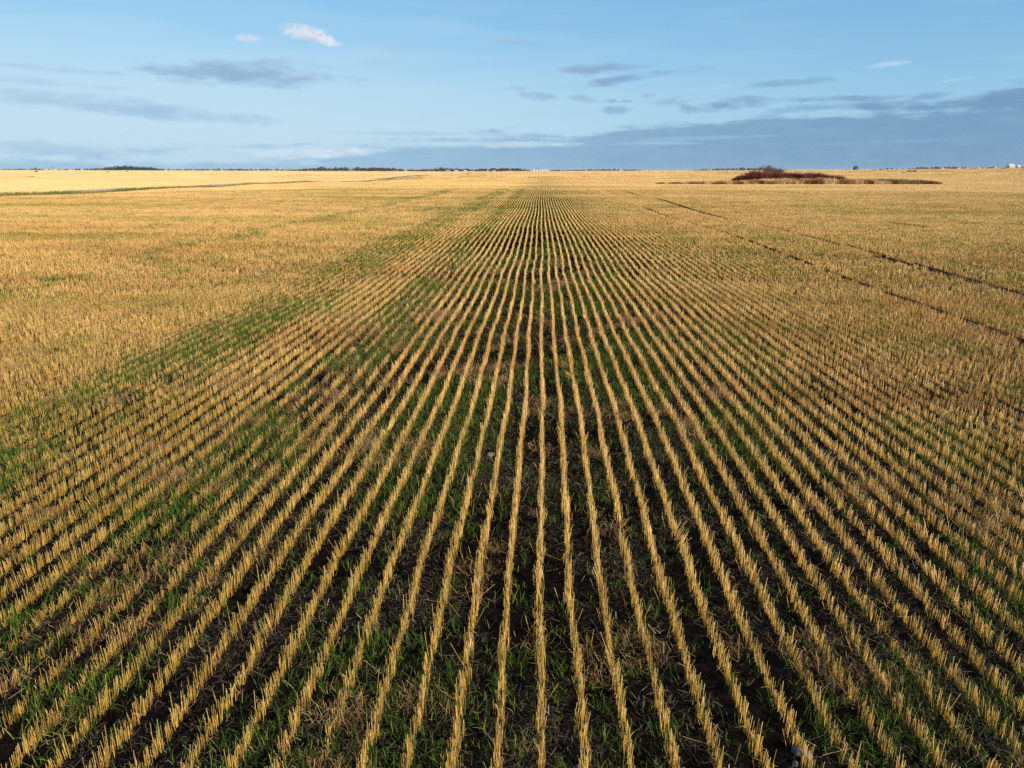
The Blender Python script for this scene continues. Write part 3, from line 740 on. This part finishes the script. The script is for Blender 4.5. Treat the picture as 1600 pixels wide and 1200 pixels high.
M_wood = plant_mat('far_foliage', [(0, (.035, .03, .032)), (.5, (.065, .055, .05)), (1, (.11, .09, .08))])
M_ever = plant_mat('spruce_foliage', [(0, (.012, .028, .022)), (.5, (.022, .045, .032)), (1, (.04, .065, .045))])
M_bushr = plant_mat('red_brown_bush', [(0, (.05, .018, .012)), (.5, (.11, .045, .025)), (1, (.2, .1, .05))])
def leafcloud(cx, cy, cz, rx, ry, rz, n, s):
    """small leaf clumps spread through a crown with an uneven outline"""
    d = RNG.normal(0, 1, (n, 3)); d /= np.linalg.norm(d, axis=1)[:, None]
    rad = RNG.uniform(.25, 1.0, n)**.5*(.7+.5*vnoise(d[:, 0]*2+cx, d[:, 2]*2+cy, 4))
    C = np.stack([cx+d[:, 0]*rx*rad, cy+d[:, 1]*ry*rad, cz+d[:, 2]*rz*rad], 1)
    u = RNG.normal(0, 1, (n, 3)); v = RNG.normal(0, 1, (n, 3))
    V = np.stack([C+u*s*.6, C+v*s*.6, C-(u+v)*s*.5], 1).reshape(-1, 3)
    return V, np.arange(n*3).reshape(-1, 3), np.repeat(RNG.uniform(0, 1, n), 3)
def woodland(name, px0, px1, Y, hpx, label, mat=M_wood, dens=1.0, cat='trees'):
    x0, x1 = at(px0, Y), at(px1, Y); n = max(3, int((x1-x0)/3*dens)); Vs, Fs, Rs, off = [], [], [], 0
    hm = hpx*1.45*Y/1160
    for k in range(n):
        x = RNG.uniform(x0, x1); y = Y+RNG.uniform(0, Y*.08); u = (x-x0)/(x1-x0)
        h = hm*RNG.uniform(.7, 1.0)*(.45+.55*math.sqrt(max(0, 4*u*(1-u))))*(.6+.8*float(vnoise(np.array(x/60), np.array(y/60), 3)))
        V, t, r = leafcloud(x, y, Tf(x, y)+h*.5, max(3.5, h*.6), 4, h*.55, 46, h*.16+.3)
        Vs.append(V); Fs.append(t+off); Rs.append(r); off += len(V)
    o = link(bpy.data.objects.new(name, mesh_np(name, cat_(Vs), [cat_(Fs)], [mat], attrs={'rnd': cat_(Rs)}))); tag(o, label, cat, kind='stuff')
woodland('far_woodland', -40, 60, 2600, 2.0, 'low grey treeline at the far left edge of the horizon')
woodland('far_woodland', 92, 240, 2600, 3.0, 'grey wood around the dark evergreens on the left horizon')
woodland('evergreen_wood', 158, 208, 2400, 5.2, 'dark blue-green evergreen wood on the left horizon', M_ever, 2)
woodland('far_woodland', 240, 440, 3000, 2.2, 'thin treeline between the evergreen wood and the long dark belt')
woodland('far_woodland', 440, 650, 2200, 4.0, 'long dark tree belt left of the centre of the horizon', dens=1.6)
woodland('far_woodland', 648, 735, 2000, 4.4, 'dark tree belt behind the lone small white house', dens=1.8)
woodland('far_woodland', 735, 826, 2600, 3.2, 'treeline behind the farm with the bare tree clump', dens=1.5)
woodland('far_woodland', 860, 905, 3200, 1.6, 'thin treeline right of the white horizon shed')
woodland('far_woodland', 895, 1010, 3600, 2.0, 'faint treeline right of centre on the horizon')
woodland('far_woodland', 1095, 1250, 3000, 2.6, 'treeline behind the bare marsh trees')
woodland('far_woodland', 1415, 1600, 2600, 2.6, 'grey treeline behind the white sheds on the right horizon')
woodland('far_woodland', 1600, 1680, 2600, 2.6, 'treeline beyond the right edge of the horizon')

def bush(px, Y, w, h, label, mat=M_bushr, name='bush', group='bushes dotted over the far fields'):
    x = at(px, Y); e = link(bpy.data.objects.new(name, None)); e.location = (x, Y, Tf(x, Y)-.1); tag(e, label, 'bush', group)
    V, t, r = leafcloud(0, 0, h*.52, w/2, w/3, h*.5, 420, h*.09)
    link(bpy.data.objects.new('foliage', mesh_np('foliage', V, [t], [mat], attrs={'rnd': r})), e)
    th, tn = tube_tree(int(px), h, .5, levels=3, nstem=1); V, q, c, r = tubes(th+tn, .03); child('stems', V, [q, c], M_bark, e)
for px, Y, w, h, lb in [(56, 700, 3.4, 2.0, 'reddish bush left of the white barn, near the left horizon'), (168, 700, 3.0, 1.4, 'reddish bush below the left end of the evergreen wood'),
                        (198, 800, 3.6, 1.4, 'reddish bush below the right end of the evergreen wood'), (1324, 1000, 9, 1.4, 'low dark bush left of the lone dark shed'),
                        (1366, 900, 5, 1.4, 'brown bush right of the lone dark shed'), (1376, 900, 5.5, 2.0, 'fuller brown bush left of two thin trees on the right horizon'),
                        (1411, 560, 3.2, 1.1, 'low dark bush at the left end of the dark clump on the right'), (1421, 600, 4.5, 1.8, 'dark rounded bush in the middle of the clump on the right'),
                        (1429, 620, 5, 1.9, 'tall dark bush at the right of the clump on the right'), (1444, 660, 9, 1.0, 'long low brown bush trailing right of the dark clump'),
                        (1568, 800, 7, 1.5, 'dark low bush just below the large white gabled barn'), (1133, 226, 3.0, .8, 'small dark bush left of the marsh reeds')]:
    bush(px, Y, w, h, lb, M_wood if 'dark' in lb else M_bushr)

def leafy_tree(px, Y, h, w, label, mat=M_wood):
    x = at(px, Y); e = link(bpy.data.objects.new('tree', None)); e.location = (x, Y, Tf(x, Y)-.1); tag(e, label, 'tree', 'trees around the far farms')
    V, t, r = leafcloud(0, 0, h*.6, w/2, w/2, h*.42, 420, h*.06)
    link(bpy.data.objects.new('crown', mesh_np('crown', V, [t], [mat], attrs={'rnd': r})), e)
    th, tn = tube_tree(int(px*7), h*.8, .3, levels=2); V, q, c, r = tubes(th+tn, .12); child('trunk', V, [q, c], M_bark, e)
leafy_tree(776, 1360, 4.5, 4, 'dark tree right of the white house by the bare clump')
leafy_tree(781.5, 1360, 6.2, 5, 'taller dark tree at the right end of the farm with bare trees')
leafy_tree(84, 1380, 6.5, 9, 'dark tree behind the white barn on the far left')
leafy_tree(56, 1300, 6, 3, 'thin dark tree left of the small cream shed')
leafy_tree(1386, 900, 2.6, 1.6, 'thin dark tree on the right horizon, left of a pair')
leafy_tree(1393, 900, 3.0, 1.6, 'thin dark tree on the right horizon, right of a pair')
for i, (px, h) in enumerate(((744, 7.5), (751, 9.0), (758, 8.0), (766, 6.5))):
    bare_tree(at(px, 1300), 1300, h, 60+i, ['leafless tree at the left of the hazy clump on the horizon', 'tallest leafless tree of the hazy clump on the horizon', 'leafless tree right of the tallest in the hazy horizon clump', 'shortest leafless tree at the right of the hazy horizon clump'][i],
              nstem=4, spread=.45, minr=.10, group='bare trees on the horizon')

# ------------------------------------------------------------------ small things lying in the foreground
def lump(name, px, py, sx, sy, sz, rotz, mat, label, cat, seed=0, sink=.2):
    n, m = 28, 16; th = np.linspace(0, math.pi, m); ph = np.arange(n)*2*math.pi/n
    TT, PP = np.meshgrid(th, ph, indexing='ij'); d = np.stack([np.sin(TT)*np.cos(PP), np.sin(TT)*np.sin(PP), np.cos(TT)], -1)
    k = 1+.25*(fbm(d[..., 0]*1.7+5+seed, d[..., 1]*1.7+d[..., 2]*1.3+9, seed)-.5)*2+.07*(fbm(d[..., 0]*7+5, d[..., 2]*7+9, seed+3)-.5)
    p = np.sign(d)*np.abs(d)**.8*k[..., None]*np.array([sx, sy, sz])/2
    V = p.reshape(-1, 3); i = np.arange(m-1)[:, None]*n; j = np.arange(n)[None]
    q = np.stack([i+j, i+n+j, i+n+(j+1) % n, i+(j+1) % n], -1).reshape(-1, 4)
    x, y = ground_at(px, py); o = link(bpy.data.objects.new(name, mesh_np(name, V, [q], [mat], True)))
    o.location = (x, y, Tf(x, y)+sz*(.5-sink)); o.rotation_euler = (.05, .06, rotz); tag(o, label, cat); return o
M_wlog = simple('weathered_wood', (.06, .065, .075), .8, c2=(.24, .22, .19), scale=14)
M_stone = simple('field_stone', (.16, .17, .18), .85, c2=(.34, .34, .33), scale=22)
lump('wood_chunk', 1252, 1180, .14, .06, .055, -.6, M_wlog, 'pale weathered chunk of wood lying between two rows at the bottom right', 'wood', 3)
lump('stone', 767, 714, .11, .08, .07, .3, M_stone, 'small round grey stone between rows near the middle of the field', 'stone', 5)
lump('stone', 1242, 1197, .05, .035, .025, 1.1, M_wlog, 'small whitish stone just below the weathered wood chunk', 'stone', 8)

# ------------------------------------------------------------------ the air over the plain
def haze():
    m = bpy.data.materials.new('air'); m.use_nodes = True; n = m.node_tree; n.nodes.clear()
    o = n.nodes.new('ShaderNodeOutputMaterial'); v = n.nodes.new('ShaderNodeVolumePrincipled')
    v.inputs['Color'].default_value = (.72, .84, 1, 1); v.inputs['Density'].default_value = 4e-5; v.inputs['Anisotropy'].default_value = 0
    n.links.new(v.outputs[0], o.inputs['Volume'])
    V, q = box(-15000, 15000, -15000, 15000, -6, 26)
    o = link(bpy.data.objects.new('haze', mesh_np('haze', V, [q], [m]))); tag(o, kind='stuff')
haze()
